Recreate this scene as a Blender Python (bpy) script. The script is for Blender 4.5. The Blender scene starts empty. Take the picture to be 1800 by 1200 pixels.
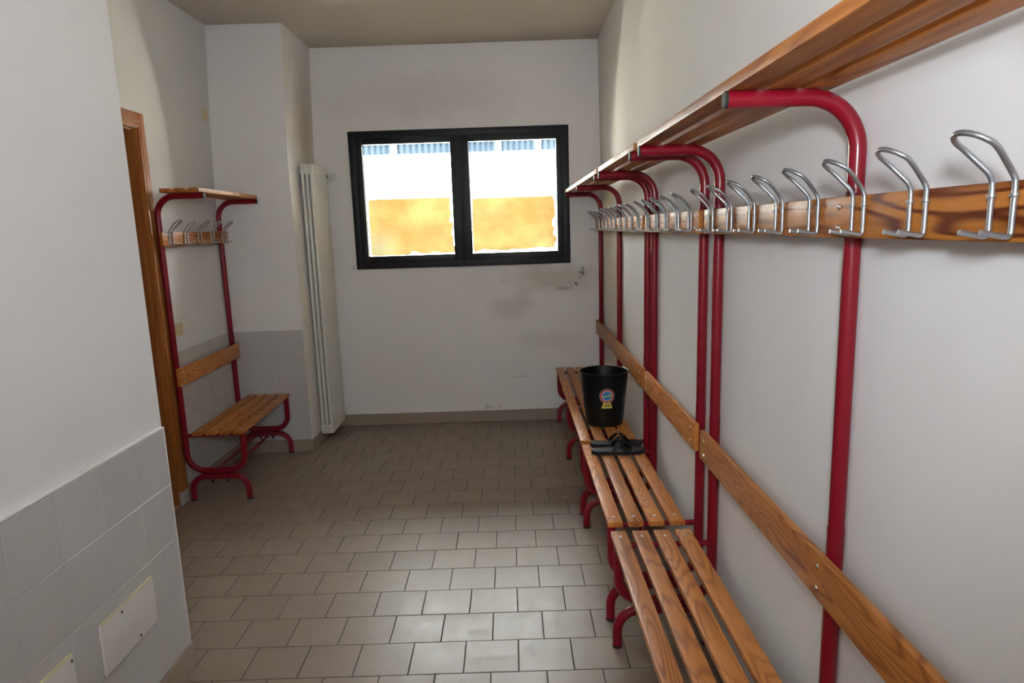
import bpy, bmesh, math, random
from mathutils import Vector, Matrix
random.seed(7)
scn = bpy.context.scene
C = scn.collection
PI = math.pi

# ------------------------------------------------------------------ camera
F_PX, PITCH, YAW, ROLL, PPY, EYE = 1241.04, 0.18679, 0.0027, -0.03254, 635.286, 1.56145
cam = bpy.data.cameras.new('camera')
cam.sensor_width = 36.0
cam.lens = F_PX * 36.0 / 1800.0
cam.shift_y = (PPY - 600.0) / 1800.0
cam.clip_start = 0.02
co = bpy.data.objects.new('camera', cam)
C.objects.link(co)
cy, sy = math.cos(YAW), math.sin(YAW)
right = Vector((cy, sy, 0)); fwd = Vector((-sy, cy, 0)); up = Vector((0, 0, 1))
f2 = fwd * math.cos(PITCH) - up * math.sin(PITCH)
u2 = fwd * math.sin(PITCH) + up * math.cos(PITCH)
r3 = right * math.cos(ROLL) + u2 * math.sin(ROLL)
u3 = -right * math.sin(ROLL) + u2 * math.cos(ROLL)
m = Matrix((r3, u3, -f2)).transposed().to_4x4()
m.translation = Vector((0, 0, EYE))
co.matrix_world = m
scn.camera = co

# ------------------------------------------------------------------ light
SKY, SUN, FLASH, FILL, EXPO = 28.0, 120.0, 14.5, 20.0, 0.32
w = bpy.data.worlds.new('sky'); scn.world = w; w.use_nodes = True
bg = w.node_tree.nodes['Background']
bg.inputs[0].default_value = (0.72, 0.84, 1.0, 1); bg.inputs[1].default_value = SKY

def lamp(name, typ, energy, loc, rot, color=(1, 1, 1), **kw):
    l = bpy.data.lights.new(name, typ); l.energy = energy; l.color = color
    for k, v in kw.items(): setattr(l, k, v)
    o = bpy.data.objects.new(name, l); C.objects.link(o); o.location = loc; o.rotation_euler = rot
    return o
lamp('sun', 'SUN', SUN, (0, -3, 12), (math.radians(38), 0, math.radians(-12)), (1, .985, .96), angle=math.radians(0.6))
# the photographer's flash, just above the camera
lamp('camera_flash', 'AREA', FLASH, (0.03, -0.08, 1.80), (math.radians(102), 0, 0), (0.90, .96, 1.04), shape='DISK', size=0.16, spread=math.radians(118))

# added fill light under the ceiling behind the photographer, no real fixture
lamp('ceiling_fill_light', 'AREA', FILL, (-0.35, -1.0, 2.925), (0, 0, 0), (0.97, .985, 1.0), shape='RECTANGLE', size=1.2, size_y=0.22)

vs = scn.view_settings
vs.view_transform = 'Standard'; vs.look = 'None'; vs.gamma = 1.0; vs.exposure = EXPO
vs.use_curve_mapping = False

# ------------------------------------------------------------------ materials
def mat(name, base=(0.8, 0.8, 0.8), rough=0.5, metal=0.0, coat=0.0, spec=0.5):
    m = bpy.data.materials.new(name); m.use_nodes = True
    b = m.node_tree.nodes['Principled BSDF']
    b.inputs['Base Color'].default_value = (*base, 1); b.inputs['Roughness'].default_value = rough
    b.inputs['Metallic'].default_value = metal; b.inputs['Coat Weight'].default_value = coat
    b.inputs['Coat Roughness'].default_value = 0.12; b.inputs['Specular IOR Level'].default_value = spec
    return m
class N:
    def __init__(s, m): s.m = m; s.t = m.node_tree; s.b = s.t.nodes['Principled BSDF']
    def n(s, typ, **kw):
        x = s.t.nodes.new(typ)
        for k, v in kw.items():
            if isinstance(k, str) and hasattr(x, k): setattr(x, k, v)
        return x
    def l(s, a, b): s.t.links.new(a, b)
    def math(s, op, a, b=None, clamp=False):
        x = s.t.nodes.new('ShaderNodeMath'); x.operation = op; x.use_clamp = clamp
        for i, v in enumerate((a, b)):
            if v is None: continue
            if isinstance(v, (int, float)): x.inputs[i].default_value = v
            else: s.l(v, x.inputs[i])
        return x.outputs[0]
    def mix(s, fac, a, b, typ='MIX'):
        x = s.t.nodes.new('ShaderNodeMix'); x.data_type = 'RGBA'; x.blend_type = typ
        for sock, v in ((x.inputs[0], fac), (x.inputs[6], a), (x.inputs[7], b)):
            if isinstance(v, (int, float)): sock.default_value = v
            elif isinstance(v, tuple): sock.default_value = (*v, 1)
            else: s.l(v, sock)
        return x.outputs[2]
    def noise(s, vec, scale, detail=2.0, rough=0.5):
        x = s.t.nodes.new('ShaderNodeTexNoise'); x.inputs['Scale'].default_value = scale
        x.inputs['Detail'].default_value = detail; x.inputs['Roughness'].default_value = rough
        if vec is not None: s.l(vec, x.inputs['Vector'])
        return x.outputs['Fac']
    def rng(s, v, a, b, c=0.0, d=1.0):
        x = s.t.nodes.new('ShaderNodeMapRange'); x.clamp = True
        s.l(v, x.inputs[0])
        for i, q in enumerate((a, b, c, d)): x.inputs[i + 1].default_value = q
        return x.outputs[0]
    def bump(s, h, strength, dist):
        x = s.t.nodes.new('ShaderNodeBump'); x.inputs['Strength'].default_value = strength
        x.inputs['Distance'].default_value = dist; s.l(h, x.inputs['Height']); s.l(x.outputs[0], s.b.inputs['Normal'])
    def pos(s): return s.t.nodes.new('ShaderNodeNewGeometry').outputs['Position']
    def obj(s): return s.t.nodes.new('ShaderNodeTexCoord').outputs['Object']
    def vmath(s, op, a, b):
        x = s.t.nodes.new('ShaderNodeVectorMath'); x.operation = op
        for i, v in enumerate((a, b)):
            if isinstance(v, tuple): x.inputs[i].default_value = v
            else: s.l(v, x.inputs[i])
        return x.outputs['Value'] if op in ('LENGTH', 'DOT_PRODUCT') else x.outputs[0]

def wood(name, light, dark, rough=0.38, coat=0.04, rings=15.0, axis=1, sx=9.0, spec=0.28, amount=1.0):
    """varnished pine: contour lines of a stretched noise make the flame-shaped grain"""
    m = mat(name, light, rough, coat=coat, spec=spec); q = N(m)
    o = q.obj()
    rnd = q.n('ShaderNodeObjectInfo').outputs['Random']
    cmb = q.n('ShaderNodeCombineXYZ')
    q.l(q.math('MULTIPLY', rnd, 37.0), cmb.inputs[0]); q.l(q.math('MULTIPLY', rnd, 91.0), cmb.inputs[1]); q.l(q.math('MULTIPLY', rnd, 13.0), cmb.inputs[2])
    sc = [sx, sx, sx]; sc[axis] = 1.1
    v = q.vmath('ADD', q.vmath('MULTIPLY', o, tuple(sc)), cmb.outputs[0])
    base = q.noise(v, 1.0, 1.5, 0.45)
    ring = q.math('SINE', q.math('MULTIPLY', base, rings * 6.283))
    sc2 = [160.0] * 3; sc2[axis] = 5.0
    fib = q.noise(q.vmath('MULTIPLY', o, tuple(sc2)), 1.0, 2.0)
    r1 = q.rng(ring, -0.3, 0.95)
    patch = q.noise(q.vmath('ADD', q.vmath('MULTIPLY', o, tuple([3.0 if i != axis else 2.0 for i in range(3)])), cmb.outputs[0]), 1.0, 2.0)
    f = q.math('MULTIPLY', q.math('POWER', r1, 1.6), q.rng(patch, 0.3, 0.7, 0.35 * amount, 0.9 * amount))
    col = q.mix(f, light, dark)
    col = q.mix(q.rng(fib, 0.45, 0.75, 0.0, 0.30), col, dark)
    tint = q.rng(rnd, 0, 1, 0.80, 1.10)
    col = q.mix(1.0, col, q.n('ShaderNodeCombineColor').outputs[0], 'MULTIPLY')
    cc = col.node.inputs[7].links[0].from_node
    for i in range(3): q.l(tint, cc.inputs[i])
    q.l(col, q.b.inputs['Base Color'])
    q.l(q.rng(fib, 0.3, 0.8, rough - 0.05, rough + 0.15), q.b.inputs['Roughness'])
    q.bump(fib, 0.08, 0.002)
    return m

def wallmat(name, base, blobs=(), bumps=0.25, noise_col=0.05, rough=0.85):
    m = mat(name, base, rough, spec=0.25); q = N(m); p = q.pos()
    n1 = q.noise(p, 1.3, 4.0, 0.6)
    col = q.mix(q.rng(n1, 0.35, 0.75, 0, 1), base, tuple(c * (1 - noise_col * (1 + .4 * i)) for i, c in enumerate(base)))
    fine = q.noise(p, 9.0, 4.0, 0.65)
    for (c, r, color, strength, amount, scale, lo, hi) in blobs:
        d = q.vmath('LENGTH', q.vmath('DIVIDE', q.vmath('SUBTRACT', p, c), r), (0, 0, 0))
        nz = q.noise(p, scale, 5.0, 0.65)
        d2 = q.math('ADD', d, q.math('MULTIPLY', q.math('SUBTRACT', nz, 0.5), amount))
        mask = q.rng(d2, hi, lo, 0.0, strength)
        col = q.mix(mask, col, color)
    q.l(col, q.b.inputs['Base Color'])
    q.bump(q.noise(p, 160.0, 3.0), bumps, 0.0012)
    return m

WHITE = (0.80, 0.795, 0.79)
M = {}
M['wall'] = wallmat('plaster_white', WHITE)
STAIN = (0.42, 0.36, 0.29)
M['wall_far'] = wallmat('plaster_far', (0.85, 0.82, 0.795), [
    ((0.34, 5.65, 1.16), (0.42, 1, 0.14), (0.50, 0.43, 0.34), 0.55, 1.3, 6.0, 0.3, 1.1),
    ((-0.02, 5.65, 0.92), (0.22, 1, 0.11), (0.50, 0.43, 0.36), 0.38, 1.2, 7.0, 0.2, 1.0),
    ((0.10, 5.65, 1.02), (0.12, 1, 0.12), (0.50, 0.45, 0.38), 0.30, 1.0, 8.0, 0.2, 1.0),
    ((0.29, 5.65, 0.66), (0.32, 1, 0.10), (0.55, 0.47, 0.46), 0.30, 1.0, 6.0, 0.2, 1.0),
    ((0.565, 5.65, 1.19), (0.045, 1, 0.10), (0.10, 0.10, 0.095), 0.9, 3.0, 38.0, -0.05, 0.45),
    ((0.50, 5.65, 1.115), (0.10, 1, 0.05), (0.12, 0.12, 0.115), 0.85, 3.0, 34.0, -0.05, 0.45),
    ((0.41, 5.65, 1.075), (0.10, 1, 0.025), (0.33, 0.31, 0.29), 0.6, 1.5, 30.0, 0.2, 0.9),
    ((0.05, 5.65, 0.365), (0.14, 1, 0.022), (0.30, 0.28, 0.27), 0.5, 3.0, 40.0, 0.0, 0.5),
    ((-0.20, 5.65, 0.12), (0.28, 1, 0.035), (0.40, 0.37, 0.35), 0.5, 3.2, 22.0, 0.0, 0.5),
    ((-0.62, 5.65, 2.56), (0.8, 1, 0.25), (0.62, 0.58, 0.54), 0.5, 1.5, 3.0, 0.2, 1.1),
    ((-1.25, 5.65, 1.30), (0.05, 1, 0.07), (0.35, 0.33, 0.30), 0.5, 3.0, 40.0, -0.1, 0.35),
])
M['pilaster'] = wallmat('plaster_pilaster', (0.84, 0.815, 0.795), [
    ((-1.48, 5.42, 2.25), (0.05, 0.32, 0.55), (0.42, 0.35, 0.26), 0.85, 0.8, 3.0, 0.25, 1.1),
    ((-1.49, 5.05, 0.95), (0.03, 0.05, 0.05), (0.5, 0.33, 0.28), 0.4, 2.0, 30.0, 0.0, 0.6)])
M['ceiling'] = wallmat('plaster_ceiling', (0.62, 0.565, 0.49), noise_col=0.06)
M['grout_floor'] = mat('floor_grout', (0.045, 0.037, 0.032), 0.9)
M['grout_wall'] = mat('wall_grout', (0.60, 0.585, 0.575), 0.8)
M['grout_base'] = mat('baseboard_grout', (0.24, 0.19, 0.15), 0.85)
def tilemat(name, base, vary, rough, mott, var=0.10):
    m = mat(name, base, rough); q = N(m)
    rnd = q.n('ShaderNodeObjectInfo').outputs['Random']; p = q.pos()
    n1 = q.noise(p, 7.0, 5.0, 0.62)
    dark = tuple(c * (1 - mott) for c in base)
    col = q.mix(q.rng(n1, 0.3, 0.75), base, dark)
    hsv = q.n('ShaderNodeHueSaturation'); q.l(col, hsv.inputs['Color']); q.l(q.rng(rnd, 0, 1, 1 - vary, 1 + vary), hsv.inputs['Value'])
    q.l(hsv.outputs[0], q.b.inputs['Base Color'])
    q.l(q.rng(q.noise(p, 16.0, 4.0, .6), 0.3, 0.7, rough - var / 2, rough + var), q.b.inputs['Roughness'])
    return m
M['floor_tile'] = tilemat('floor_tile_glaze', (0.270, 0.210, 0.163), 0.06, 0.33, 0.14)
M['floor_tile'].node_tree.nodes['Principled BSDF'].inputs['Specular IOR Level'].default_value = 0.38
M['base_tile'] = tilemat('baseboard_tile', (0.33, 0.26, 0.20), 0.05, 0.45, 0.10)
M['wall_tile'] = tilemat('wall_tile_glaze', (0.55, 0.535, 0.525), 0.012, 0.34, 0.02, 0.0)
M['wood'] = wood('bench_pine', (0.56, 0.215, 0.048), (0.22, 0.052, 0.010), rings=19, sx=10, amount=0.9)
M['wood_rail'] = wood('rail_pine', (0.50, 0.185, 0.035), (0.115, 0.022, 0.004), rough=0.36, coat=0.0, rings=9, sx=16.0, amount=1.25, spec=0.16)
M['wood_shelf'] = wood('shelf_pine', (0.50, 0.19, 0.045), (0.24, 0.066, 0.014), rings=7, rough=0.45, coat=0.0, spec=0.22)
M['door_wood'] = wood('door_wood', (0.42, 0.15, 0.034), (0.30, 0.090, 0.018), rough=0.45, coat=0.0, rings=5, axis=2, sx=14)
M['red'] = mat('red_paint', (0.215, 0.0035, 0.013), 0.30, coat=0.12, spec=0.35)
M['chrome'] = mat('hook_steel', (0.40, 0.415, 0.43), 0.38, metal=0.9)
M['screw'] = mat('screw_steel', (0.70, 0.68, 0.64), 0.28, metal=1.0)
M['plug'] = mat('dark_plug', (0.022, 0.022, 0.021), 0.6, spec=0.25)
M['black_frame'] = mat('black_aluminium', (0.0075, 0.0075, 0.008), 0.45, spec=0.3)
M['gasket'] = mat('window_gasket', (0.004, 0.004, 0.004), 0.7)
M['radiator'] = mat('radiator_enamel', (0.70, 0.68, 0.61), 0.28, coat=0.2)
M['bucket'] = mat('black_plastic', (0.0045, 0.005, 0.005), 0.36, spec=0.3)
M['rubber'] = mat('black_rubber', (0.009, 0.009, 0.010), 0.5, spec=0.3)
M['strap'] = mat('black_strap', (0.005, 0.005, 0.006), 0.42, spec=0.3)
M['plate'] = mat('white_plate', (0.72, 0.69, 0.66), 0.4)
M['plate_edge'] = mat('yellowed_edge', (0.62, 0.56, 0.32), 0.5)
M['cream'] = mat('cream_plastic', (0.66, 0.56, 0.32), 0.4)
M['hole'] = mat('dark_hole', (0.004, 0.004, 0.004), 0.9)
M['valve'] = mat('valve_plastic', (0.62, 0.60, 0.56), 0.35)
M['st_red'] = mat('sticker_red', (0.45, 0.02, 0.02), 0.4); M['st_white'] = mat('sticker_white', (0.75, 0.70, 0.68), 0.4)
M['st_blue'] = mat('sticker_blue', (0.02, 0.18, 0.45), 0.4); M['st_yellow'] = mat('sticker_yellow', (0.70, 0.58, 0.12), 0.4)
M['st_dark'] = mat('sticker_print', (0.10, 0.09, 0.02), 0.5)
M['out_wall'] = wallmat('render_cream', (0.80, 0.74, 0.60)); M['out_white'] = mat('render_white', (0.85, 0.84, 0.82), 0.8)
M['out_blue'] = mat('blue_sheet', (0.0045, 0.0100, 0.0155), 0.5)
M['out_dark'] = mat('ledge_line_grey', (0.055, 0.05, 0.045), 0.7)  # grey for the painted shadow line under the ledge and the joint strip
M['out_ground'] = mat('yard_concrete', (0.22, 0.21, 0.195), 0.9)
g = bpy.data.materials.new('window_glass'); g.use_nodes = True; t = g.node_tree
for n in list(t.nodes): t.nodes.remove(n)
out = t.nodes.new('ShaderNodeOutputMaterial'); tr = t.nodes.new('ShaderNodeBsdfTransparent'); tr.inputs[0].default_value = (.96, .98, .97, 1)
gl = t.nodes.new('ShaderNodeBsdfGlossy'); gl.inputs['Roughness'].default_value = 0.02
fr = t.nodes.new('ShaderNodeFresnel'); fr.inputs[0].default_value = 1.45; mx = t.nodes.new('ShaderNodeMixShader')
t.links.new(fr.outputs[0], mx.inputs[0]); t.links.new(tr.outputs[0], mx.inputs[1]); t.links.new(gl.outputs[0], mx.inputs[2]); t.links.new(mx.outputs[0], out.inputs[0])
M['glass'] = g
# brown wrapping paper stuck to the glass: lets daylight through
pm = bpy.data.materials.new('wrapping_paper'); pm.use_nodes = True; q = N(pm)
p = q.pos()
ln = q.noise(q.vmath('MULTIPLY', p, (2.0, 1.0, 90.0)), 1.0, 3.0)
bl = q.noise(p, 4.0, 4.0, 0.6)
pc = q.mix(q.rng(bl, 0.35, 0.68), (0.60, 0.47, 0.26), (0.74, 0.66, 0.42))
pc = q.mix(q.rng(ln, 0.55, 0.75, 0, 0.5), pc, (0.80, 0.74, 0.56))
pc = q.mix(q.rng(q.noise(p, 7.0, 3.0), 0.60, 0.74, 0, 0.30), pc, (0.62, 0.34, 0.22))
dd = q.vmath('LENGTH', q.vmath('DIVIDE', q.vmath('SUBTRACT', p, (-1.04, 5.66, 1.44)), (0.20, 1.0, 0.16)), (0, 0, 0))
pc = q.mix(q.rng(q.math('ADD', dd, q.math('MULTIPLY', bl, 0.8)), 1.4, 0.5, 0.0, 0.6), pc, (0.62, 0.64, 0.58))
df = q.n('ShaderNodeBsdfDiffuse'); tl = q.n('ShaderNodeBsdfTranslucent'); mx = q.n('ShaderNodeMixShader'); mx.inputs[0].default_value = 0.36
q.l(pc, df.inputs[0]); q.l(pc, tl.inputs[0]); q.l(df.outputs[0], mx.inputs[1]); q.l(tl.outputs[0], mx.inputs[2])
q.l(mx.outputs[0], q.t.nodes['Material Output'].inputs[0])
M['paper'] = pm

# ------------------------------------------------------------------ helpers
def mesh_from(name, verts, faces, smooth=None):
    me = bpy.data.meshes.new(name); me.from_pydata([tuple(v) for v in verts], [], faces); me.update()
    if smooth is not None:
        for p in me.polygons: p.use_smooth = True
        me.set_sharp_from_angle(angle=math.radians(smooth))
    return me
def link(name, me, material=None, parent=None, loc=(0, 0, 0), rot=(0, 0, 0)):
    o = bpy.data.objects.new(name, me); C.objects.link(o)
    if me is not None and material is not None and not me.materials: me.materials.append(M[material] if isinstance(material, str) else material)
    o.location = loc; o.rotation_euler = rot
    if parent is not None: o.parent = parent
    return o
def tag(o, label, cat, group=None):
    o['label'] = label; o['category'] = cat
    if group: o['group'] = group
    return o
def thing(name, label, cat, loc=(0, 0, 0), rz=0.0, group=None):
    o = bpy.data.objects.new(name, None); C.objects.link(o); o.location = loc; o.rotation_euler = (0, 0, rz)
    o.empty_display_size = 0.1
    return tag(o, label, cat, group)
def struct(o): o['kind'] = 'structure'; return o
class MB:
    def __init__(s): s.v = []; s.f = []
    def add(s, v, f):
        b = len(s.v); s.v += [Vector(x) for x in v]; s.f += [tuple(i + b for i in q) for q in f]; return s
    def box(s, a, b):
        x0, y0, z0 = a; x1, y1, z1 = b
        return s.add([(x0, y0, z0), (x1, y0, z0), (x1, y1, z0), (x0, y1, z0), (x0, y0, z1), (x1, y0, z1), (x1, y1, z1), (x0, y1, z1)],
                     [(3, 2, 1, 0), (4, 5, 6, 7), (0, 1, 5, 4), (1, 2, 6, 5), (2, 3, 7, 6), (3, 0, 4, 7)])
    def tube(s, path, r, seg=14, caps=True):
        P = [Vector(p) for p in path]; n = len(P); tang = []
        for i in range(n):
            a = P[max(i - 1, 0)]; b = P[min(i + 1, n - 1)]; tang.append((b - a).normalized())
        t0 = tang[0]; ref = Vector((0, 0, 1)) if abs(t0.z) < .9 else Vector((0, 1, 0))
        nrm = (ref - t0 * ref.dot(t0)).normalized(); vs = []
        for i in range(n):
            t = tang[i]; nrm = (nrm - t * nrm.dot(t)).normalized(); bi = t.cross(nrm)
            rr = r[i] if isinstance(r, (list, tuple)) else r
            vs += [P[i] + (nrm * math.cos(2 * PI * k / seg) + bi * math.sin(2 * PI * k / seg)) * rr for k in range(seg)]
        fs = [(i * seg + k, i * seg + (k + 1) % seg, (i + 1) * seg + (k + 1) % seg, (i + 1) * seg + k) for i in range(n - 1) for k in range(seg)]
        if caps: fs += [tuple(range(seg - 1, -1, -1)), tuple((n - 1) * seg + k for k in range(seg))]
        return s.add(vs, fs)
    def lathe(s, prof, seg=32, origin=(0, 0, 0), axis='z'):
        o = Vector(origin); vs = []
        for (r, h) in prof:
            for k in range(seg):
                a = 2 * PI * k / seg; p = (r * math.cos(a), r * math.sin(a), h)
                if axis == 'x': p = (p[2], p[0], p[1])
                if axis == 'y': p = (p[1], p[2], p[0])
                vs.append(o + Vector(p))
        n = len(prof)
        fs = [(i * seg + k, i * seg + (k + 1) % seg, (i + 1) * seg + (k + 1) % seg, (i + 1) * seg + k) for i in range(n - 1) for k in range(seg)]
        if prof[0][0] > 1e-6: fs.append(tuple(range(seg - 1, -1, -1)))
        if prof[-1][0] > 1e-6: fs.append(tuple((n - 1) * seg + k for k in range(seg)))
        return s.add(vs, fs)
    def mesh(s, name, smooth=None): return mesh_from(name, s.v, s.f, smooth)
def bevel_box(name, a, b, w, seg=2):
    bm = bmesh.new(); bmesh.ops.create_cube(bm, size=1.0)
    for v in bm.verts: v.co = Vector([(a[i] + b[i]) / 2 + v.co[i] * (b[i] - a[i]) for i in range(3)])
    bmesh.ops.bevel(bm, geom=bm.edges[:], offset=w, segments=seg, profile=0.6, affect='EDGES')
    me = bpy.data.meshes.new(name); bm.to_mesh(me); bm.free()
    for p in me.polygons: p.use_smooth = True
    me.set_sharp_from_angle(angle=math.radians(35))
    return me
def fillet(pts, R, n=8):
    """polyline with rounded corners; R = radius for each inner corner"""
    P = [Vector(p) for p in pts]; out = [P[0]]
    for i in range(1, len(P) - 1):
        r = R[i - 1]; a = (P[i - 1] - P[i]).normalized(); b = (P[i + 1] - P[i]).normalized()
        ang = a.angle(b); d = r / math.tan(ang / 2); c = P[i] + (a + b).normalized() * (r / math.sin(ang / 2))
        s = P[i] + a * d - c; e = P[i] + b * d - c; th = s.angle(e)
        for k in range(n + 1):
            tt = k / n; out.append(c + (s * math.sin((1 - tt) * th) + e * math.sin(tt * th)) / math.sin(th))
    out.append(P[-1]); return out

# ------------------------------------------------------------------ room shell
XR, XL, YF, YB, HC = 0.722, -2.014, 5.651, -2.2, 2.936
YP, XP = 4.984, -1.494                      # pilaster front, pilaster side
XN, YN = -1.234, 2.378                      # free wall on the near side: plaster face and its end
TH = 0.3
fl = struct(link('floor', MB().box((XL - .4, YB - .3, -0.12), (XR + .3, YF + .3, -0.0025)).mesh('floor'), 'grout_floor'))
# ceiling and roof slab
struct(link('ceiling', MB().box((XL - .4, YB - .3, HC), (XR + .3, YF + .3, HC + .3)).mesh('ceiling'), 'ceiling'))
def lean_wall(name, x, xt, y0, y1, t, zc, material):
    """wall along Y: plumb up to zc, then slightly out of true up to the ceiling"""
    zs = [-0.1, zc, zc + .25, zc + .55, HC]; f = [0, 0, .2, .5, 1]
    v = []
    for z, k in zip(zs, f):
        xx = x + (xt - x) * k; v += [(xx, y0, z), (xx, y1, z), (x + t, y1, z), (x + t, y0, z)]
    fs = []
    for i in range(len(zs) - 1):
        b = i * 4
        for k in range(4): fs.append((b + k, b + (k + 1) % 4, b + 4 + (k + 1) % 4, b + 4 + k))
    fs += [(3, 2, 1, 0), tuple(len(v) - 4 + k for k in range(4))]
    me = mesh_from(name, v, fs, 40); 
    bm = bmesh.new(); bm.from_mesh(me); bmesh.ops.recalc_face_normals(bm, faces=bm.faces[:]); bm.to_mesh(me); bm.free()
    return struct(link(name, me, material))
lean_wall('wall_right', XR, 0.703, YB, YF, TH, 1.90, 'wall')
# left wall with the doorway cut out of it
DY0, DY1, DZ = 3.12, 3.995, 2.165
wl = MB()
wl.box((XL - TH, YB, -.1), (XL, DY0, 1.85)); wl.box((XL - TH, DY1, -.1), (XL, YP + .05, 1.85))
lw = [(XL, -.0), (XL, .0)]
def leanseg(mb, y0, y1, z0, z1):
    f = lambda z: XL + (-1.962 - XL) * max(0, (z - 1.85) / (HC - 1.85)) ** 1.3
    n = 6; zs = [z0 + (z1 - z0) * i / n for i in range(n + 1)]
    v = []; fs = []
    for z in zs: v += [(f(z), y0, z), (f(z), y1, z), (XL - TH, y1, z), (XL - TH, y0, z)]
    for i in range(n):
        for k in range(4): fs.append((i * 4 + k, i * 4 + (k + 1) % 4, i * 4 + 4 + (k + 1) % 4, i * 4 + 4 + k))
    fs += [(3, 2, 1, 0), tuple(n * 4 + k for k in range(4))]
    mb.add(v, fs)
leanseg(wl, YB, DY0, 1.85, HC); leanseg(wl, DY1, YP + .05, 1.85, HC); leanseg(wl, DY0, DY1, DZ, HC)
struct(link('wall_left', wl.mesh('wall_left', 40), 'wall'))
# far wall with the window opening
WX0, WX1, WZ0, WZ1 = -1.217, 0.473, 1.276, 2.324
wf = MB()
e = 0.012
wf.box((XP - .6, YF, -.1), (WX0 + e, YF + TH, HC)); wf.box((WX1 - e, YF, -.1), (XR + .3, YF + TH, HC))
wf.box((WX0 + e, YF, -.1), (WX1 - e, YF + TH, WZ0 + e)); wf.box((WX0 + e, YF, WZ1 - e), (WX1 - e, YF + TH, HC))
struct(link('wall_far', wf.mesh('wall_far'), 'wall_far'))
# pilaster in the corner
v = []
for z, k in ((-.1, 0), (2.1, 0), (HC, 1)):
    x1 = XP + (-1.462 - XP) * k
    v += [(XL - .1, YP, z), (x1, YP, z), (x1, YF, z), (XL - .1, YF, z)]
fs = [(i * 4 + k, i * 4 + (k + 1) % 4, i * 4 + 4 + (k + 1) % 4, i * 4 + 4 + k) for i in range(2) for k in range(4)] + [(3, 2, 1, 0), (8, 9, 10, 11)]
struct(link('wall_pilaster', mesh_from('wall_pilaster', v, fs), 'pilaster'))
# free-standing near wall
struct(link('wall_near', MB().box((XN - .13, YB, -.1), (XN, YN, HC)).mesh('wall_near'), 'wall'))
# back wall behind the photographer
struct(link('wall_back', MB().box((XL - .4, YB - .25, -.1), (XR + .3, YB, HC)).mesh('wall_back'), 'wall'))

# ------------------------------------------------------------------ floor tiles
TX, TY, TW, GAP = -0.01737, 2.2812, 0.2, 0.0036
tile_cache = {}
def tile_mesh(a, b, t=0.008, c=0.0012):
    key = (round(a, 4), round(b, 4), t)
    if key not in tile_cache:
        x, y = a / 2, b / 2
        v = [(-x, -y, -t), (x, -y, -t), (x, y, -t), (-x, y, -t), (-x, -y, -c), (x, -y, -c), (x, y, -c), (-x, y, -c),
             (-x + c, -y + c, 0), (x - c, -y + c, 0), (x - c, y - c, 0), (-x + c, y - c, 0)]
        f = [(8, 9, 10, 11)] + [(i, (i + 1) % 4, 4 + (i + 1) % 4, 4 + i) for i in range(4)] + [(4 + i, 4 + (i + 1) % 4, 8 + (i + 1) % 4, 8 + i) for i in range(4)]
        tile_cache[key] = mesh_from('tile', v, f)
    return tile_cache[key]
far_field = MB()
for i in range(-22, 18):
    y0 = TY + TW * i; y1 = min(y0 + TW, YF - .002)
    off = 0.5 if (i % 2) else 0.0
    xmin = XL + .002
    if y0 > YP: xmin = XP + .002
    for j in range(-12, 6):
        x0 = TX + TW * (j + off); x1 = x0 + TW
        x0 = max(x0, xmin); x1 = min(x1, XR - .002)
        if x1 - x0 < 0.012: continue
        b1 = y1
        if y0 < YP < y1 and x1 < XP: b1 = YP - .002
        a, b = x1 - x0 - GAP, b1 - y0 - GAP
        if b < .01: continue
        cx, cyy = (x0 + x1) / 2, (y0 + b1) / 2
        hidden = cyy < 2.08 or (cx < -1.25 and y1 < 2.3)
        if hidden: far_field.box((cx - a / 2, cyy - b / 2, -.008), (cx + a / 2, cyy + b / 2, 0))
        else:
            o = link('tile', tile_mesh(a, b), 'floor_tile', fl, (cx, cyy, random.uniform(-.0004, .0003)))
o = link('tile_field', far_field.mesh('tile_field'), 'floor_tile', fl); o['kind'] = 'stuff'

# ------------------------------------------------------------------ wall tiles (wainscot) and baseboards
def wtile(parent, c, a, b, rot, material='wall_tile', t=0.008):
    return link('tile', tile_mesh(a, b, t), material, parent, c, rot)
RX = (PI / 2, 0, PI / 2)      # tile facing +X
RY = (PI / 2, 0, 0)           # tile facing -Y
G2 = 0.0022
# near wall: face at -1.216, rows 0.92 / 0.722 / ...
wn = struct(link('trim_1', MB().box((XN, YB, 0.0), (-1.2185, 2.352, 0.921)).mesh('trim_1'), 'grout_wall'))
rows_n = [(0.722, 0.92), (0.524, 0.722), (0.325, 0.524), (0.108, 0.325)]
cols = [2.3525] + [2.152 - .1985 * k for k in range(14)]
for z0, z1 in rows_n:
    for k in range(len(cols) - 1):
        ya, yb = cols[k + 1], cols[k]
        if yb < -0.3: continue
        wtile(wn, (-1.2155, (ya + yb) / 2, (z0 + z1) / 2), yb - ya - G2 * .6, z1 - z0 - G2, RX)
cap = link('tile_edge', bevel_box('tile_edge', (XN, YB, .9205), (-1.2145, 2.355, 0.927), .002), 'wall', wn)
cap2 = link('tile_edge', bevel_box('tile_edge', (XN - .01, 2.3525, .10), (-1.2145, 2.3575, 0.927), .0015), 'wall', wn)
bn = struct(link('baseboard_near', MB().box((XN, YB, 0), (-1.218, 2.362, 0.106)).mesh('baseboard_near'), 'grout_base'))
y = 2.364
k = 0
while y > 0.2:
    link('tile', tile_mesh(.2 - .002, .104, .012), 'base_tile', bn, (-1.211, y - .1, 0.0535), RX); y -= .2
link('tile', tile_mesh(.13, .104, .010), 'base_tile', bn, (XN - .065, 2.388, .0535), (PI / 2, 0, PI))
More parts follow.
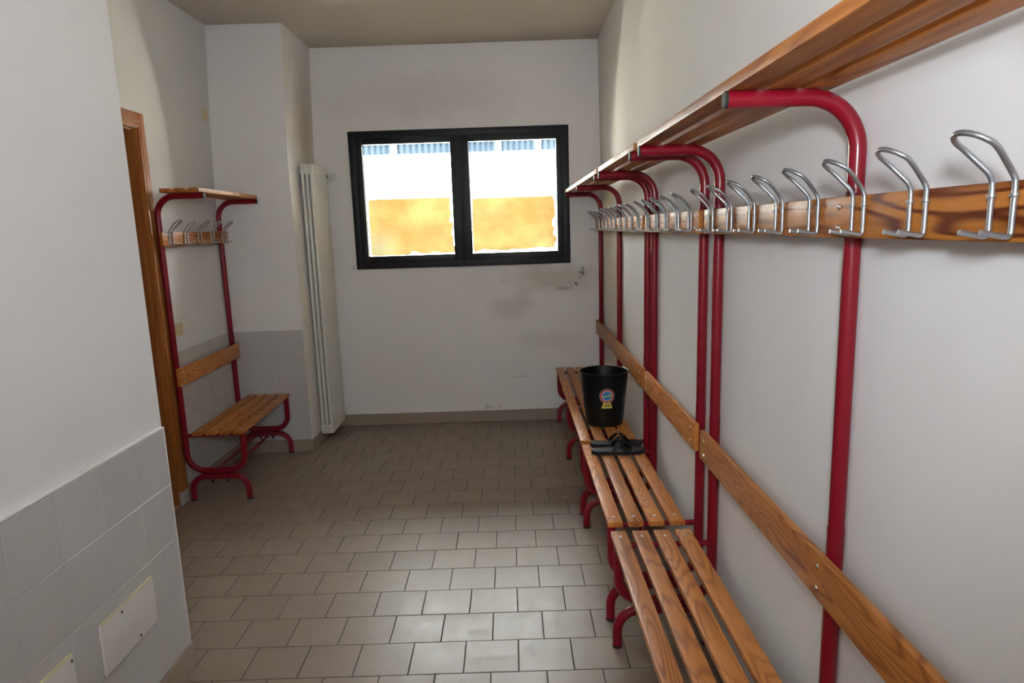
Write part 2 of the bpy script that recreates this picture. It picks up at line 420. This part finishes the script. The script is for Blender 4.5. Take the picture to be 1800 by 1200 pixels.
# left wall wainscot
tl_ = struct(link('trim_2', MB().box((XL - .002, 4.085, 0), (XL + .0005, YP, 0.897)).mesh('trim_2'), 'grout_wall'))
zr = [(0.69, 0.896), (0.49, 0.69), (0.29, 0.49), (0.09, 0.29)]
for z0, z1 in zr:
    yy = YP
    while yy > 4.10:
        ya = max(yy - .2, 4.085)
        wtile(tl_, (XL + .0035, (ya + yy) / 2, (z0 + z1) / 2), yy - ya - G2, z1 - z0 - G2, RX, t=.004); yy = ya
bl_ = struct(link('baseboard_left', MB().box((XL - .002, 4.085, 0), (XL + .002, YP, .088)).mesh('baseboard_left'), 'grout_base'))
yy = YP - .008
while yy > 4.10:
    ya = max(yy - .2, 4.085); link('tile', tile_mesh(yy - ya - .002, .086, .008), 'base_tile', bl_, (XL + .0085, (ya + yy) / 2, .0445), RX); yy = ya
# pilaster wainscot
tp = struct(link('trim_3', MB().box((XL, YP - .0005, 0), (XP - .004, YP + .002, .897)).mesh('trim_3'), 'grout_wall'))
for z0, z1 in zr:
    xx = XP - .002
    while xx > XL + .01:
        xa = max(xx - .2, XL + .005); wtile(tp, ((xa + xx) / 2, YP - .0035, (z0 + z1) / 2), xx - xa - G2, z1 - z0 - G2, RY, t=.004); xx = xa
bp = struct(link('baseboard_pilaster', MB().box((XL, YP - .002, 0), (XP + .002, YP + .002, .088)).mesh('baseboard_pilaster'), 'grout_base'))
xx = XP + .009
while xx > XL + .02:
    xa = max(xx - .2, XL + .01); link('tile', tile_mesh(xx - xa - .002, .086, .008), 'base_tile', bp, ((xa + xx) / 2, YP - .0085, .0445), RY); xx = xa
yy = YP
while yy < YF - .01:
    yb = min(yy + .2, YF); link('tile', tile_mesh(yb - yy - .002, .086, .008), 'base_tile', bp, (XP + .0085, (yb + yy) / 2, .0445), RX); yy = yb
# far wall baseboard
bf = struct(link('baseboard_far', MB().box((XP, YF - .002, 0), (XR, YF + .002, .091)).mesh('baseboard_far'), 'grout_base'))
xx = XP + .01
while xx < XR - .01:
    xb = min(-1.216 if xx < -1.25 else xx + .3, XR); link('tile', tile_mesh(xb - xx - .002, .089, .009), 'base_tile', bf, ((xb + xx) / 2, YF - .0095, .046), RY); xx = xb
# right wall baseboard
br = struct(link('baseboard_right', MB().box((XR - .0015, YB, 0), (XR + .002, YF, .091)).mesh('baseboard_right'), 'grout_base'))
yy = YF - .012
while yy > 1.6:
    link('tile', tile_mesh(.198, .089, .004), 'base_tile', br, (XR - .0045, yy - .1, .046), (PI / 2, 0, -PI / 2)); yy -= .2

# ------------------------------------------------------------------ window
wd = bpy.data.objects.new('window_1', None); C.objects.link(wd); wd.location = ((WX0 + WX1) / 2, YF, WZ0); struct(wd)
def wpart(name, a, b, material='black_frame', bev=.004, parent=wd):
    off = Vector(wd.location)
    o = link(name, bevel_box(name, [a[i] - off[i] for i in range(3)], [b[i] - off[i] for i in range(3)], bev), material)
    if parent is wd: o.parent = wd
    else: o.parent = parent
    return o
FW = 0.05
ya, yb = YF - .022, YF + .05
wpart('frame_bar', (WX0, ya, WZ0), (WX0 + FW, yb, WZ1)); wpart('frame_bar', (WX1 - FW, ya, WZ0), (WX1, yb, WZ1))
wpart('frame_bar', (WX0 + FW, ya, WZ1 - FW), (WX1 - FW, yb, WZ1)); wpart('frame_bar', (WX0 + FW, ya, WZ0), (WX1 - FW, yb, WZ0 + FW))
XM = -0.367
panes = [(WX0 + FW - .006, XM, -1.117, -0.4385), (XM, WX1 - FW + .006, -0.2985, 0.3755)]
GZ0, GZ1 = 1.375, 2.2245
for (a0, a1, g0, g1) in panes:
    z0, z1 = WZ0 + FW - .006, WZ1 - FW + .006
    y0, y1 = YF - .014, YF + .04
    s = wpart('sash', (a0, y0, z0), (g0, y1, z1))
    for (x0, x1, q0, q1) in ((g1, a1, z0, z1), (g0, g1, z0, GZ0), (g0, g1, GZ1, z1)):
        wpart('sash_bar', (x0, y0, q0), (x1, y1, q1), parent=s)
    wpart('gasket', (g0, YF + .012, GZ0), (g0 + .004, YF + .018, GZ1), 'gasket', .0005, s)
    wpart('glass', (g0, YF + .018, GZ0), (g1, YF + .022, GZ1), 'glass', .0005, s)
for (x, z, wd_, hh) in ((-0.06, 2.262, .03, .018), (-0.80, 2.262, .03, .016), (-0.19, 1.318, .09, .012), (-0.50, 1.318, .09, .012), (0.22, 1.318, .12, .010)):
    wpart('latch', (x - wd_ / 2, YF - .024, z - hh / 2), (x + wd_ / 2, YF - .012, z + hh / 2), 'gasket', .002)
wpart('meeting_strip', (XM - .005, YF - .0165, WZ0 + FW), (XM + .005, YF - .010, WZ1 - FW), 'gasket', .001)
# brown paper stuck on the lower half of each pane, torn along some edges
def torn_paper(label, x0, x1, z0, z1, seed, left, right_, bottom):
    """left / right_ / bottom: list of (position 0..1, inward tear in m)"""
    rnd = random.Random(seed)
    def prof(tab, t):
        for (t0, d0), (t1, d1) in zip(tab, tab[1:]):
            if t0 <= t <= t1: return max(0, d0 + (d1 - d0) * (t - t0) / max(t1 - t0, 1e-6) + rnd.uniform(-.0022, .0022))
        return 0
    n = 44; pts = []
    for k in range(n): pts.append((x0 + .004 + (x1 - x0 - .008) * k / n, z0 + prof(bottom, k / n)))
    for k in range(n): pts.append((x1 - prof(right_, k / n), z0 + .012 + (z1 - z0 - .016) * k / n))
    for k in range(8): pts.append((x1 - .012 - (x1 - x0 - .02) * k / 8, z1 + rnd.uniform(-.0012, .0008)))
    for k in range(n): pts.append((x0 + prof(left, 1 - k / n), z1 - .004 - (z1 - z0 - .012) * k / n))
    bm = bmesh.new(); cx, cz = (x0 + x1) / 2, (z0 + z1) / 2
    vs_ = [bm.verts.new((p[0] - cx, 0, p[1] - cz)) for p in pts]
    f = bm.faces.new(vs_); r = bmesh.ops.extrude_face_region(bm, geom=[f])
    for v_ in r['geom']:
        if isinstance(v_, bmesh.types.BMVert): v_.co.y += .0006
    bmesh.ops.recalc_face_normals(bm, faces=bm.faces[:])
    bmesh.ops.triangulate(bm, faces=bm.faces[:])
    me = bpy.data.meshes.new('paper_sheet'); bm.to_mesh(me); bm.free()
    return tag(link('paper_sheet', me, 'paper', None, (cx, YF + .0168, cz)), label, 'paper')
torn_paper('sun-yellowed brown paper with ragged edge stuck on the window pane beside the radiator', -1.107, -0.4395, 1.376, 1.815, 3,
    [(0, .020), (.03, .002), (.1, .004), (.6, .004), (1, .006)],
    [(0, 0), (.12, 0), (.14, .010), (.28, .004), (.36, .024), (.42, .008), (.52, .004), (.555, .001), (.57, .034), (.66, .022), (.72, .012), (.80, .026), (.9, .018), (1, .022)],
    [(0, .010), (.04, .001), (.46, .001), (.49, .030), (.55, .018), (.62, .008), (.70, .006), (.76, .022), (.82, .010), (.92, .005), (1, .018)])
torn_paper('sun-yellowed brown paper stuck on the window pane beside the benches', -0.2945, 0.3745, 1.377, 1.800, 8,
    [(0, .004), (.5, .002), (1, .010)],
    [(0, .024), (.10, .020), (.16, .002), (.22, .004), (.30, .034), (.40, .014), (.46, .040), (.56, .034), (.64, .010), (.75, .014), (.9, .016), (1, .030)],
    [(0, .004), (.07, .014), (.10, .026), (.22, .018), (.40, .012), (.48, .020), (.60, .016), (.70, .020), (.80, .030), (.86, .020), (.92, .024), (1, .02)])

# ------------------------------------------------------------------ yard outside
struct(link('ground', MB().box((-9, YF + .3, -.3), (9, 9.2, -.15)).mesh('ground'), 'out_ground'))
YO = 8.6
nb = thing('neighbouring_building', 'bright cream rendered wall with white ledge and blue ribbed panels seen through the window', 'building', (0, YO, -.15))
def opart(name, a, b, material, bev=.01):
    return link(name, bevel_box(name, (a[0], a[1] - YO, a[2] + .15), (b[0], b[1] - YO, b[2] + .15), bev, 1), material, nb)
opart('wall', (-7, YO, -.15), (7, YO + .3, 2.20), 'out_wall')
opart('ledge', (-7, YO - .10, 2.20), (7, YO + .3, 2.315), 'out_white'); opart('ledge', (-7, YO - .06, 2.315), (7, YO + .3, 2.445), 'out_white')
opart('ledge_shadow_strip', (-7, YO - .112, 2.188), (7, YO - .09, 2.2), 'out_dark', .002); opart('joint_strip', (-7, YO - .104, 2.312), (7, YO - .058, 2.317), 'out_dark', .001)  # strip under the ledge is dark to draw the ledge's shadow line
posts = [-4.2, -3.2, -2.3, -1.33, -0.62, -0.10, 0.37, 0.95, 1.9, 2.9, 3.9]
for x in posts: opart('post', (x - .03, YO - .02, 2.445), (x + .03, YO + .1, 2.66), 'out_white', .004)
opart('unseen_bounce_wall', (-7, YO - .03, 2.66), (7, YO + .3, 4.6), 'out_white')  # unseen upper part, made white and tall to bounce daylight into the room
for k in range(len(posts) - 1):
    xa, xb = posts[k] + .032, posts[k + 1] - .032
    nn = max(4, int((xb - xa) / .065)) * 4; vv = []
    for i in range(nn + 1):
        x = xa + (xb - xa) * i / nn; yo = .05 + .022 * math.sin(i * PI / 2) 
        vv += [(x, yo, 2.595), (x, yo, 2.83), (x, yo + .006, 2.595), (x, yo + .006, 2.83)]
    ff = []
    for i in range(nn):
        b = i * 4; ff += [(b, b + 4, b + 5, b + 1), (b + 2, b + 3, b + 7, b + 6), (b + 1, b + 5, b + 7, b + 3), (b, b + 2, b + 6, b + 4)]
    link('ribbed_panel', mesh_from('ribbed_panel', vv, ff), 'out_blue', nb)

# ------------------------------------------------------------------ door in the left wall
dr = bpy.data.objects.new('door_1', None); C.objects.link(dr); dr.location = (XL, (DY0 + DY1) / 2, 0); struct(dr)
def dpart(name, a, b, material='door_wood', bev=.004, parent=dr):
    off = Vector(dr.location)
    o = link(name, bevel_box(name, [a[i] - off[i] for i in range(3)], [b[i] - off[i] for i in range(3)], bev), material); o.parent = parent; return o
CW = 0.088
c1 = dpart('casing', (XL, DY1 - .012, .082), (XL + .020, DY1 - .012 + CW, DZ + CW - .012))
dpart('moulding', (XL + .018, DY1 - .008, .082), (XL + .027, DY1 + .012, DZ + .01), parent=c1); dpart('moulding', (XL + .018, DY1 + .022, .082), (XL + .024, DY1 + .036, DZ + .025), parent=c1)
c2 = dpart('casing', (XL, DY0 + .012 - CW, .082), (XL + .020, DY0 + .012, DZ + CW - .012))
c3 = dpart('casing', (XL, DY0 + .012, DZ - .012), (XL + .0195, DY1 - .012, DZ + CW - .012))
dpart('moulding', (XL + .018, DY0 + .01, DZ - .008), (XL + .0265, DY1 + .01, DZ + .012), parent=c3); dpart('moulding', (XL + .018, DY0, DZ + .022), (XL + .0235, DY1 + .03, DZ + .036), parent=c3)
dpart('jamb', (XL - .26, DY1 - .022, 0.0), (XL + .001, DY1 - .001, DZ)); dpart('jamb', (XL - .26, DY0 + .001, 0.0), (XL + .001, DY0 + .022, DZ)); dpart('jamb', (XL - .26, DY0 + .022, DZ - .021), (XL + .001, DY1 - .022, DZ - .001))
lf = dpart('leaf', (XL - .20, DY0 + .024, .006), (XL - .155, DY1 - .024, DZ - .024))
dpart('handle', (XL - .155, DY0 + .09, 1.02), (XL - .10, DY0 + .20, 1.045), 'screw', .005, lf)
dpart('threshold', (XL - .30, DY0, -.004), (XL + .001, DY1, .0015), 'base_tile', .0008)
dpart('plinth_block', (XL, DY1 - .012, 0), (XL + .016, DY1 + CW - .012, .08), 'wall_tile', .002)

# ------------------------------------------------------------------ benches
RU, RL_, ARM, COL = 0.0172, 0.0184, 1.797, 0.886
meshes = {}
def gm(key, fn):
    if key not in meshes: meshes[key] = fn()
    return meshes[key]
def upper(): return MB().tube(fillet([(0, 0, COL - .03), (0, 0, ARM), (.266, 0, ARM)], [.105], 12), RU, 20).mesh('upright_tube', 40)
def lower(): return MB().tube(fillet([(0, 0, COL), (0, 0, .187), (.342, 0, .187), (.342, 0, .413)], [.105, .09], 10), RL_, 20).mesh('lower_tube', 40)
def foot(): return MB().tube(fillet([(.013, 0, .010), (.013, 0, .150), (.348, 0, .150), (.348, 0, .010)], [.085, .085], 10), .0180, 20).mesh('foot_arch', 40)
def armcap(): return MB().lathe([(0, .264), (.0165, .264), (.0174, .266), (.0174, .2695), (.0150, .2715), (0, .2715)], 20, (0, 0, ARM), 'x').mesh('end_cap', 40)
def footcap(): return MB().lathe([(0, 0), (.0165, 0), (.0185, .002), (.0185, .011), (0, .011)], 20).mesh('foot_cap', 40)
def seatbar(): return MB().tube([(.01, 0, .4075), (.338, 0, .4075)], .0105, 12).mesh('seat_crossbar', 40)
def bolt(): return MB().lathe([(0, -.004), (.0062, -.004), (.0062, .0008), (.0052, .0024), (.003, .0034), (0, .0036)], 12).mesh('bolt', 50)
def nut(): return MB().lathe([(0, -.016), (.004, -.016), (.004, -.008), (.007, -.008), (.007, .006), (0, .006)], 8).mesh('nut', 40)
def hook():
    h = MB(); s = .0225
    half = [(.046, 0, .0145), (.034, 0, .0125), (.014, 0, .0085), (.0065, 0, .0095), (.0045, 0, .016), (.0045, 0, .030), (.0045, 0, .072), (.0060, 0, .083), (.0115, 0, .093), (.022, -.0035, .1050), (.034, -.0080, .1180)]
    R_ = .0320
    for k in range(0, 6):
        a_ = k / 6 * PI / 2; half.append((.044 + .0265 * math.sin(a_), s - R_ * math.cos(a_), .1275 + .0170 * math.sin(a_) ** 1.0))
    pts = [(a, -s + b, c) for a, b, c in half] + [(.0705, 0, .1445)] + [(a, s - b, c) for a, b, c in reversed(half)]
    P = [Vector(p) for p in pts]; sm = []
    for i in range(len(P) - 1):
        p0, p1, p2, p3 = P[max(i - 1, 0)], P[i], P[i + 1], P[min(i + 2, len(P) - 1)]
        for k in range(3):
            t = k / 3; sm.append(.5 * ((2 * p1) + (p2 - p0) * t + (2 * p0 - 5 * p1 + 4 * p2 - p3) * t * t + (3 * p1 - p0 - 3 * p2 + p3) * t ** 3))
    sm.append(P[-1]); h.tube(sm, .0041, 10)
    for yy in (-s, s): h.lathe([(0, .059), (.0058, .059), (.0064, .061), (.0064, .063), (.0058, .065), (0, .065)], 10, (.0045, yy, 0))
    for yy in (-s, s): h.tube([(-.002, yy * 1.0, .062), (.003, yy * 1.0, .062)], .0028, 8)
    return h.mesh('hook', 50)

def bench(label, L, loc, rz, frames, hooks, group=None):
    b = thing('changing_room_bench', label, 'bench', loc, rz, group)
    for v_ in frames:
        u_ = link('upright_tube', gm('upper', upper), 'red', b, (0, v_, 0)); link('end_cap', gm('armcap', armcap), 'plug', u_)
        link('lower_tube', gm('lower', lower), 'red', b, (0, v_, 0))
        f_ = link('foot_arch', gm('foot', foot), 'red', b, (0, v_, 0))
        for x in (.013, .348): link('foot_cap', gm('footcap', footcap), 'plug', f_, (x, 0, 0))
        for x in (.135, .225): link('nut', gm('nut', nut), 'plug', f_, (x, 0, .125))
        link('seat_crossbar', gm('seatbar', seatbar), 'red', b, (0, v_, 0))
    v0, v1 = frames[0], frames[-1]
    for x in (.135, .225):
        link('stretcher', gm(('str', L), lambda: MB().tube([(0, v0, 0), (0, v1, 0)], .0088, 10).mesh('stretcher', 40)), 'red', b, (x, 0, .166))
    link('seat_rail', gm(('rail', L), lambda: MB().tube([(0, v0, 0), (0, v1, 0)], .0085, 10).mesh('seat_rail', 40)), 'red', b, (.336, 0, .4075))
    for x0 in (.066, .1455, .2255, .3055):
        s = link('seat_slat', gm(('seat', L), lambda: bevel_box('seat_slat', (-.0291, -L / 2, -.0215), (.0291, L / 2, 0), .0035)), 'wood', b, (x0 + .0291, L / 2, .440))
        for v_ in frames: link('bolt', gm('bolt', bolt), 'screw', s, (random.uniform(-.003, .003), v_ - L / 2 + random.uniform(-.003, .003), 0))
    s = link('back_slat', gm(('back', L), lambda: bevel_box('back_slat', (0, -L / 2, -.0525), (.0185, L / 2, .0525), .003)), 'wood', b, (.0190, L / 2, .768))
    for v_ in frames:
        for z in (-.026, .026): link('screw', gm('bolt', bolt), 'screw', s, (.0185, v_ - L / 2, z), (0, PI / 2, 0))
    r = link('hook_rail', gm(('hr', L), lambda: bevel_box('hook_rail', (0, -L / 2, -.0405), (.0185, L / 2, .0405), .003)), 'wood_rail', b, (.0178, L / 2, 1.5615))
    for v_ in frames:
        for z in (-.021, .021): link('screw', gm('bolt', bolt), 'screw', r, (.0185, v_ - L / 2 + .012, z), (0, PI / 2, 0))
    for k in range(hooks): link('hook', gm('hook', hook), 'chrome', r, (.0185, -L / 2 + L * (k + .5) / hooks, -.0405))
    for x0 in (.048, .1275, .207):
        s = link('shelf_slat', gm(('shelf', L), lambda: bevel_box('shelf_slat', (-.0291, -L / 2, 0), (.0291, L / 2, .0235), .0035)), 'wood_shelf', b, (x0 + .0291, L / 2, ARM + RU - .0004))
        for v_ in frames: link('bolt', gm('bolt', bolt), 'screw', s, (0, v_ - L / 2, .0235))
    return b
XB = XR - .0182
F2 = [.055, 1.0, 1.945]; F1 = [.055, .945]
bench('long two-metre bench in the corner under the window, carrying the black bucket', 2.0, (XB, 5.612, 0), PI, F2, 10)
bench('short one-metre bench between the two long benches, carrying the black flip-flops', 1.0, (XB, 3.545, 0), PI, F1, 5)
bench('long two-metre bench with an empty seat, beyond the flip-flops', 2.0, (XB, 2.470, 0), PI, F2, 10)
bench('short red and wood bench standing alone between the door frame and the pilaster', 1.0, (-1.974, 4.005, 0), math.radians(1.2), F1, 5)

# ------------------------------------------------------------------ bucket with rosette sticker
BC = Vector((0.512, 3.945, 0.4405)); BH, R0, R1 = 0.310, 0.106, 0.136
bk = thing('bucket', 'black plastic bucket with a red, white and blue rosette sticker, standing on the bench', 'bucket', BC)
rad = lambda z: R0 + (R1 - R0) * (z / BH)
prof = [(0, .004), (.090, .004), (.096, 0), (R0, .003)] + [(rad(z), z) for z in (.03, .1, .2, .285)] + [(R1 - .001, BH - .012), (R1 + .0035, BH - .009), (R1 + .0042, BH - .004), (R1 + .001, BH), (R1 - .003, BH - .003), (R1 - .005, BH - .02)] + [(rad(z) - .003, z) for z in (.2, .1, .02)] + [(.09, .0075), (0, .0075)]
link('body', MB().lathe(prof, 56).mesh('bucket_body', 35), 'bucket', bk)
azc = math.atan2(-BC.y, -BC.x) + 0.13
def onb(sx, sz, off):
    """sticker coordinates (m) -> bucket surface"""
    z = .186 + sz; r = rad(z) + off; a = azc + sx / r
    return (r * math.cos(a), r * math.sin(a), z)
def disc(fr, off, n=48, rings=3):
    vs_ = [onb(0, 0, off)]; fs_ = []
    for j in range(1, rings + 1):
        for k in range(n):
            a = 2 * PI * k / n; r = fr(a) * j / rings; vs_.append(onb(r * math.cos(a), r * math.sin(a), off))
    for k in range(n): fs_.append((0, 1 + k, 1 + (k + 1) % n))
    for j in range(rings - 1):
        for k in range(n):
            b = 1 + j * n; fs_.append((b + k, b + n + k, b + n + (k + 1) % n, b + (k + 1) % n))
    return vs_, fs_
def quadpatch(x0a, x0b, x1a, x1b, z0, z1, off, n=5):
    vs_ = []; fs_ = []
    for i in range(n + 1):
        t = i / n; vs_ += [onb(x0a + (x0b - x0a) * t, z0, off), onb(x1a + (x1b - x1a) * t, z1, off)]
    for i in range(n): fs_.append((2 * i, 2 * i + 2, 2 * i + 3, 2 * i + 1))
    return vs_, fs_
st = link('sticker', mesh_from('sticker', *disc(lambda a: .0415 + .0016 * math.cos(16 * a), .0008, 96)), 'st_white', bk)
st['label'] = 'round rosette sticker with yellow barcode tail'
link('sticker_ring', mesh_from('sticker_ring', *disc(lambda a: .0395 + .0016 * math.cos(16 * a), .0010, 96)), 'st_red', st)
link('sticker_ring', mesh_from('sticker_ring', *disc(lambda a: .0300 + .0022 * math.cos(16 * a + 1), .0012, 96)), 'st_white', st)
link('sticker_centre', mesh_from('sticker_centre', *disc(lambda a: .0260, .0014)), 'st_blue', st)
qd = MB()
for (xa, za, wv) in ((-.024, -.004, .012), (-.010, -.001, .012), (.004, .002, .013), (.0165, .004, .008)): qd.add(*quadpatch(xa, xa + wv, xa + .001, xa + wv + .001, za - .0035, za + .0035, .0016, 2))
link('sticker_band', qd.mesh('sticker_band'), 'st_yellow', st)
link('sticker_tail', mesh_from('sticker_tail', *quadpatch(-.031, .031, -.020, .020, -.072, -.0385, .0009)), 'st_yellow', st)
qd = MB()
x = -.015
for k, wv in enumerate((.003, .0015, .004, .002, .0015, .004, .003, .0015, .002)):
    qd.add(*quadpatch(x, x + wv, x, x + wv, -.064, -.046, .0013, 1)); x += wv + .0013
link('sticker_barcode', qd.mesh('sticker_barcode'), 'st_dark', st)

# ------------------------------------------------------------------ flip-flops
def flip_flop(label, loc, rz, mirror=1):
    o = thing('flip_flop', label, 'sandal', loc, rz, 'pair of black flip-flops')
    L, n = .272, 28; outl = []
    def hw(t):
        base = .036 + .013 * math.sin(max(0, (t - .25)) / .75 * PI) ** 1.0 if t > .25 else .036 + .0 * t
        endf = min(1, math.sqrt(max(0, 1 - ((.13 - t) / .13) ** 2)) if t < .13 else 1) * (math.sqrt(max(0, 1 - ((t - .80) / .20) ** 2)) if t > .80 else 1)
        return base * endf
    bend = lambda t: mirror * .006 * math.sin(t * PI)
    upp = [(t * L, bend(t) + hw(t)) for t in [i / n for i in range(n + 1)]]; low = [(t * L, bend(t) - hw(t)) for t in [i / n for i in range(n, -1, -1)]]
    ring = upp + low[1:-1]
    bm = bmesh.new(); vs_ = [bm.verts.new((x, y, 0)) for x, y in ring]; f = bm.faces.new(vs_)
    r = bmesh.ops.extrude_face_region(bm, geom=[f]); top = [v_ for v_ in r['geom'] if isinstance(v_, bmesh.types.BMVert)]
    for v_ in top: v_.co.z = .019 - .003 * math.sin(v_.co.x / L * PI) + .002
    bmesh.ops.recalc_face_normals(bm, faces=bm.faces[:])
    bmesh.ops.bevel(bm, geom=[e_ for e_ in bm.edges if e_.calc_face_angle(0) > .8], offset=.0022, segments=2, affect='EDGES')
    me = bpy.data.meshes.new('sole'); bm.to_mesh(me); bm.free()
    for p in me.polygons: p.use_smooth = True
    me.set_sharp_from_angle(angle=math.radians(35))
    link('sole', me, 'rubber', o)
    for sgn in (-1, 1):
        P = []
        for k in range(15):
            t = k / 14; x = .105 + (.205 - .105) * t; y = bend(x / L) + sgn * .041 * (1 - t) ** .62; z = .012 + .050 * math.sin(min(1, t * 1.0) * PI) ** .8 * (1 - .25 * t)
            P.append(Vector((x, y, max(z, .010))))
        vv, ff = [], []
        for k, p_ in enumerate(P):
            wv = .0105 - .0055 * k / 14; td = (P[min(k + 1, 14)] - P[max(k - 1, 0)]).normalized(); side = Vector((1, 0, .0)); side = (side - td * side.dot(td)); side = side.normalized() if side.length > .2 else Vector((0, 1, 0)); nn = td.cross(side).normalized()
            vv += [p_ + side * wv + nn * .0015, p_ - side * wv + nn * .0015, p_ - side * wv - nn * .0015, p_ + side * wv - nn * .0015]
        for k in range(14):
            for j in range(4): ff.append((k * 4 + j, k * 4 + (j + 1) % 4, k * 4 + 4 + (j + 1) % 4, k * 4 + 4 + j))
        ff += [(3, 2, 1, 0), (56, 57, 58, 59)]
        link('strap', mesh_from('strap', vv, ff, 40), 'strap', o)
    link('toe_post', MB().tube([(.204, bend(.75), .012), (.203, bend(.75), .026)], .0035, 8).mesh('toe_post', 40), 'strap', o)
    return o
flip_flop('black rubber flip-flop lying across the bench slats, farther from the bucket', (.372, 3.382, .4405), math.radians(1), 1)
flip_flop('black rubber flip-flop lying across the bench slats, next to the bucket', (.378, 3.494, .4438), math.radians(0), -1)

# ------------------------------------------------------------------ radiator
RXc, RY0, RZ0, RZ1, SEC = -1.437, 5.195, 0.066, 2.058, .0455
rd = thing('radiator', 'tall cream column radiator standing against the pilaster beside the window', 'radiator', (RXc, RY0, RZ0))
def section():
    bm = bmesh.new()
    def bb(a, b, w_, seg=3):
        t_ = bevel_box('tmp', a, b, w_, seg); bm.from_mesh(t_); bpy.data.meshes.remove(t_)
    H = RZ1 - RZ0
    for x in (-.0315, 0, .0315): bb((x - .0118, .0055, .03), (x + .0118, SEC - .0055, H - .03), .0100)
    bb((-.046, .0035, 0), (.046, SEC - .0035, .070), .009); bb((-.046, .0035, H - .070), (.046, SEC - .0035, H), .009)
    bb((-.012, -.001, .018), (.012, SEC + .001, .052), .004); bb((-.012, -.001, H - .052), (.012, SEC + .001, H - .018), .004)
    me = bpy.data.meshes.new('radiator_section'); bm.to_mesh(me); bm.free()
    for p in me.polygons: p.use_smooth = True
    me.set_sharp_from_angle(angle=math.radians(40))
    return me
sm_ = section()
for k in range(9): link('radiator_section', sm_, 'radiator', rd, (0, SEC * k, 0))
H = RZ1 - RZ0
for z in (.036, H - .036): link('plug', MB().lathe([(0, -.010), (.012, -.010), (.019, -.006), (.021, 0), (.021, .006), (0, .006)], 24, (0, 0, z), 'y').mesh('plug', 40), 'radiator', rd)
link('bleed_screw', MB().lathe([(0, -.016), (.004, -.016), (.005, -.009), (0, -.009)], 12, (0, 0, H - .036), 'y').mesh('bleed_screw', 40), 'screw', rd)
vl = link('valve', MB().tube([(0, SEC * 9 - .004, H - .06), (0, SEC * 9 + .010, H - .06), (.06, SEC * 9 + .010, H - .06)], .010, 12).mesh('valve', 40), 'plug', rd)
link('valve_head', MB().lathe([(0, .052), (.017, .052), (.021, .058), (.021, .098), (.017, .106), (0, .106)], 20, (0, SEC * 9 + .010, H - .06), 'x').mesh('valve_head', 40), 'valve', vl)
link('bracket', MB().tube([(-.056, -.004, H - .05), (-.044, -.004, H - .05)], .012, 12).mesh('bracket', 40), 'valve', rd)

# ------------------------------------------------------------------ plates, switch, round cover
def cover_plate(label, yc, zc, wv, hv, holes, tilt):
    o = thing('cover_plate', label, 'cover plate', (-1.2152, yc, zc)); o.rotation_euler = (tilt, 0, 0)
    pl = link('plate', bevel_box('plate', (0, -wv / 2, -hv / 2), (.007, wv / 2, hv / 2), .0022), 'plate', o)
    link('edge_strip', bevel_box('edge_strip', (.0005, -wv / 2 + .003, hv / 2 - .001), (.0072, wv / 2 - .003, hv / 2 + .0025), .0008), 'plate_edge', o)
    for (dy, dz) in holes: link('hole', MB().lathe([(0, .0069), (.0048, .0069), (.0048, .0074), (0, .0074)], 14, (0, dy, dz), 'x').mesh('hole', 40), 'hole', o)
    for sy_ in (-1, 1):
        for sz_ in (-1, 1): link('screw', MB().lathe([(0, .0069), (.003, .0069), (.003, .0078), (0, .008)], 10, (0, sy_ * (wv / 2 - .015), sz_ * (hv / 2 - .015)), 'x').mesh('screw', 40), 'plate_edge', o)
    return o
cover_plate('blank white cover plate with two black holes on the wall tiles', 1.999, .398, .300, .157, [(-.038, .062), (.043, -.066)], 0.0)
cover_plate('blank white cover plate near the floor with one black hole by its upper corner', 1.572, .394, .300, .165, [(.146 - .006 - .0, .066)], 0.012)
sw = thing('wall_outlet', 'small cream electrical plate on the wall behind the short lone bench', 'outlet', (XL, 4.205, 1.025))
link('plate', bevel_box('plate', (0, -.058, -.037), (.011, .058, .037), .003), 'cream', sw)
link('socket', bevel_box('socket', (.0105, -.034, -.022), (.0125, .012, .022), .0008), 'cream', sw)
for dy in (-.022, -.004): link('hole', MB().lathe([(0, .0122), (.0025, .0122), (.0025, .0128), (0, .0128)], 10, (0, dy, 0), 'x').mesh('hole', 40), 'hole', sw)
zv = 2.362; xv = XL + (-1.962 - XL) * ((zv - 1.85) / (HC - 1.85)) ** 1.3
vt = thing('round_cover', 'small round cream junction cover high on the wall near the pilaster', 'cover', (xv, 4.91, zv))
link('disc', MB().lathe([(0, -.004), (.040, -.004), (.040, .003), (.036, .007), (.010, .009), (0, .009)], 28, (0, 0, 0), 'x').mesh('disc', 30), 'cream', vt)
link('screw', MB().lathe([(0, .008), (.004, .008), (.003, .0105), (0, .0105)], 10, (0, 0, 0), 'x').mesh('screw', 40), 'screw', vt)
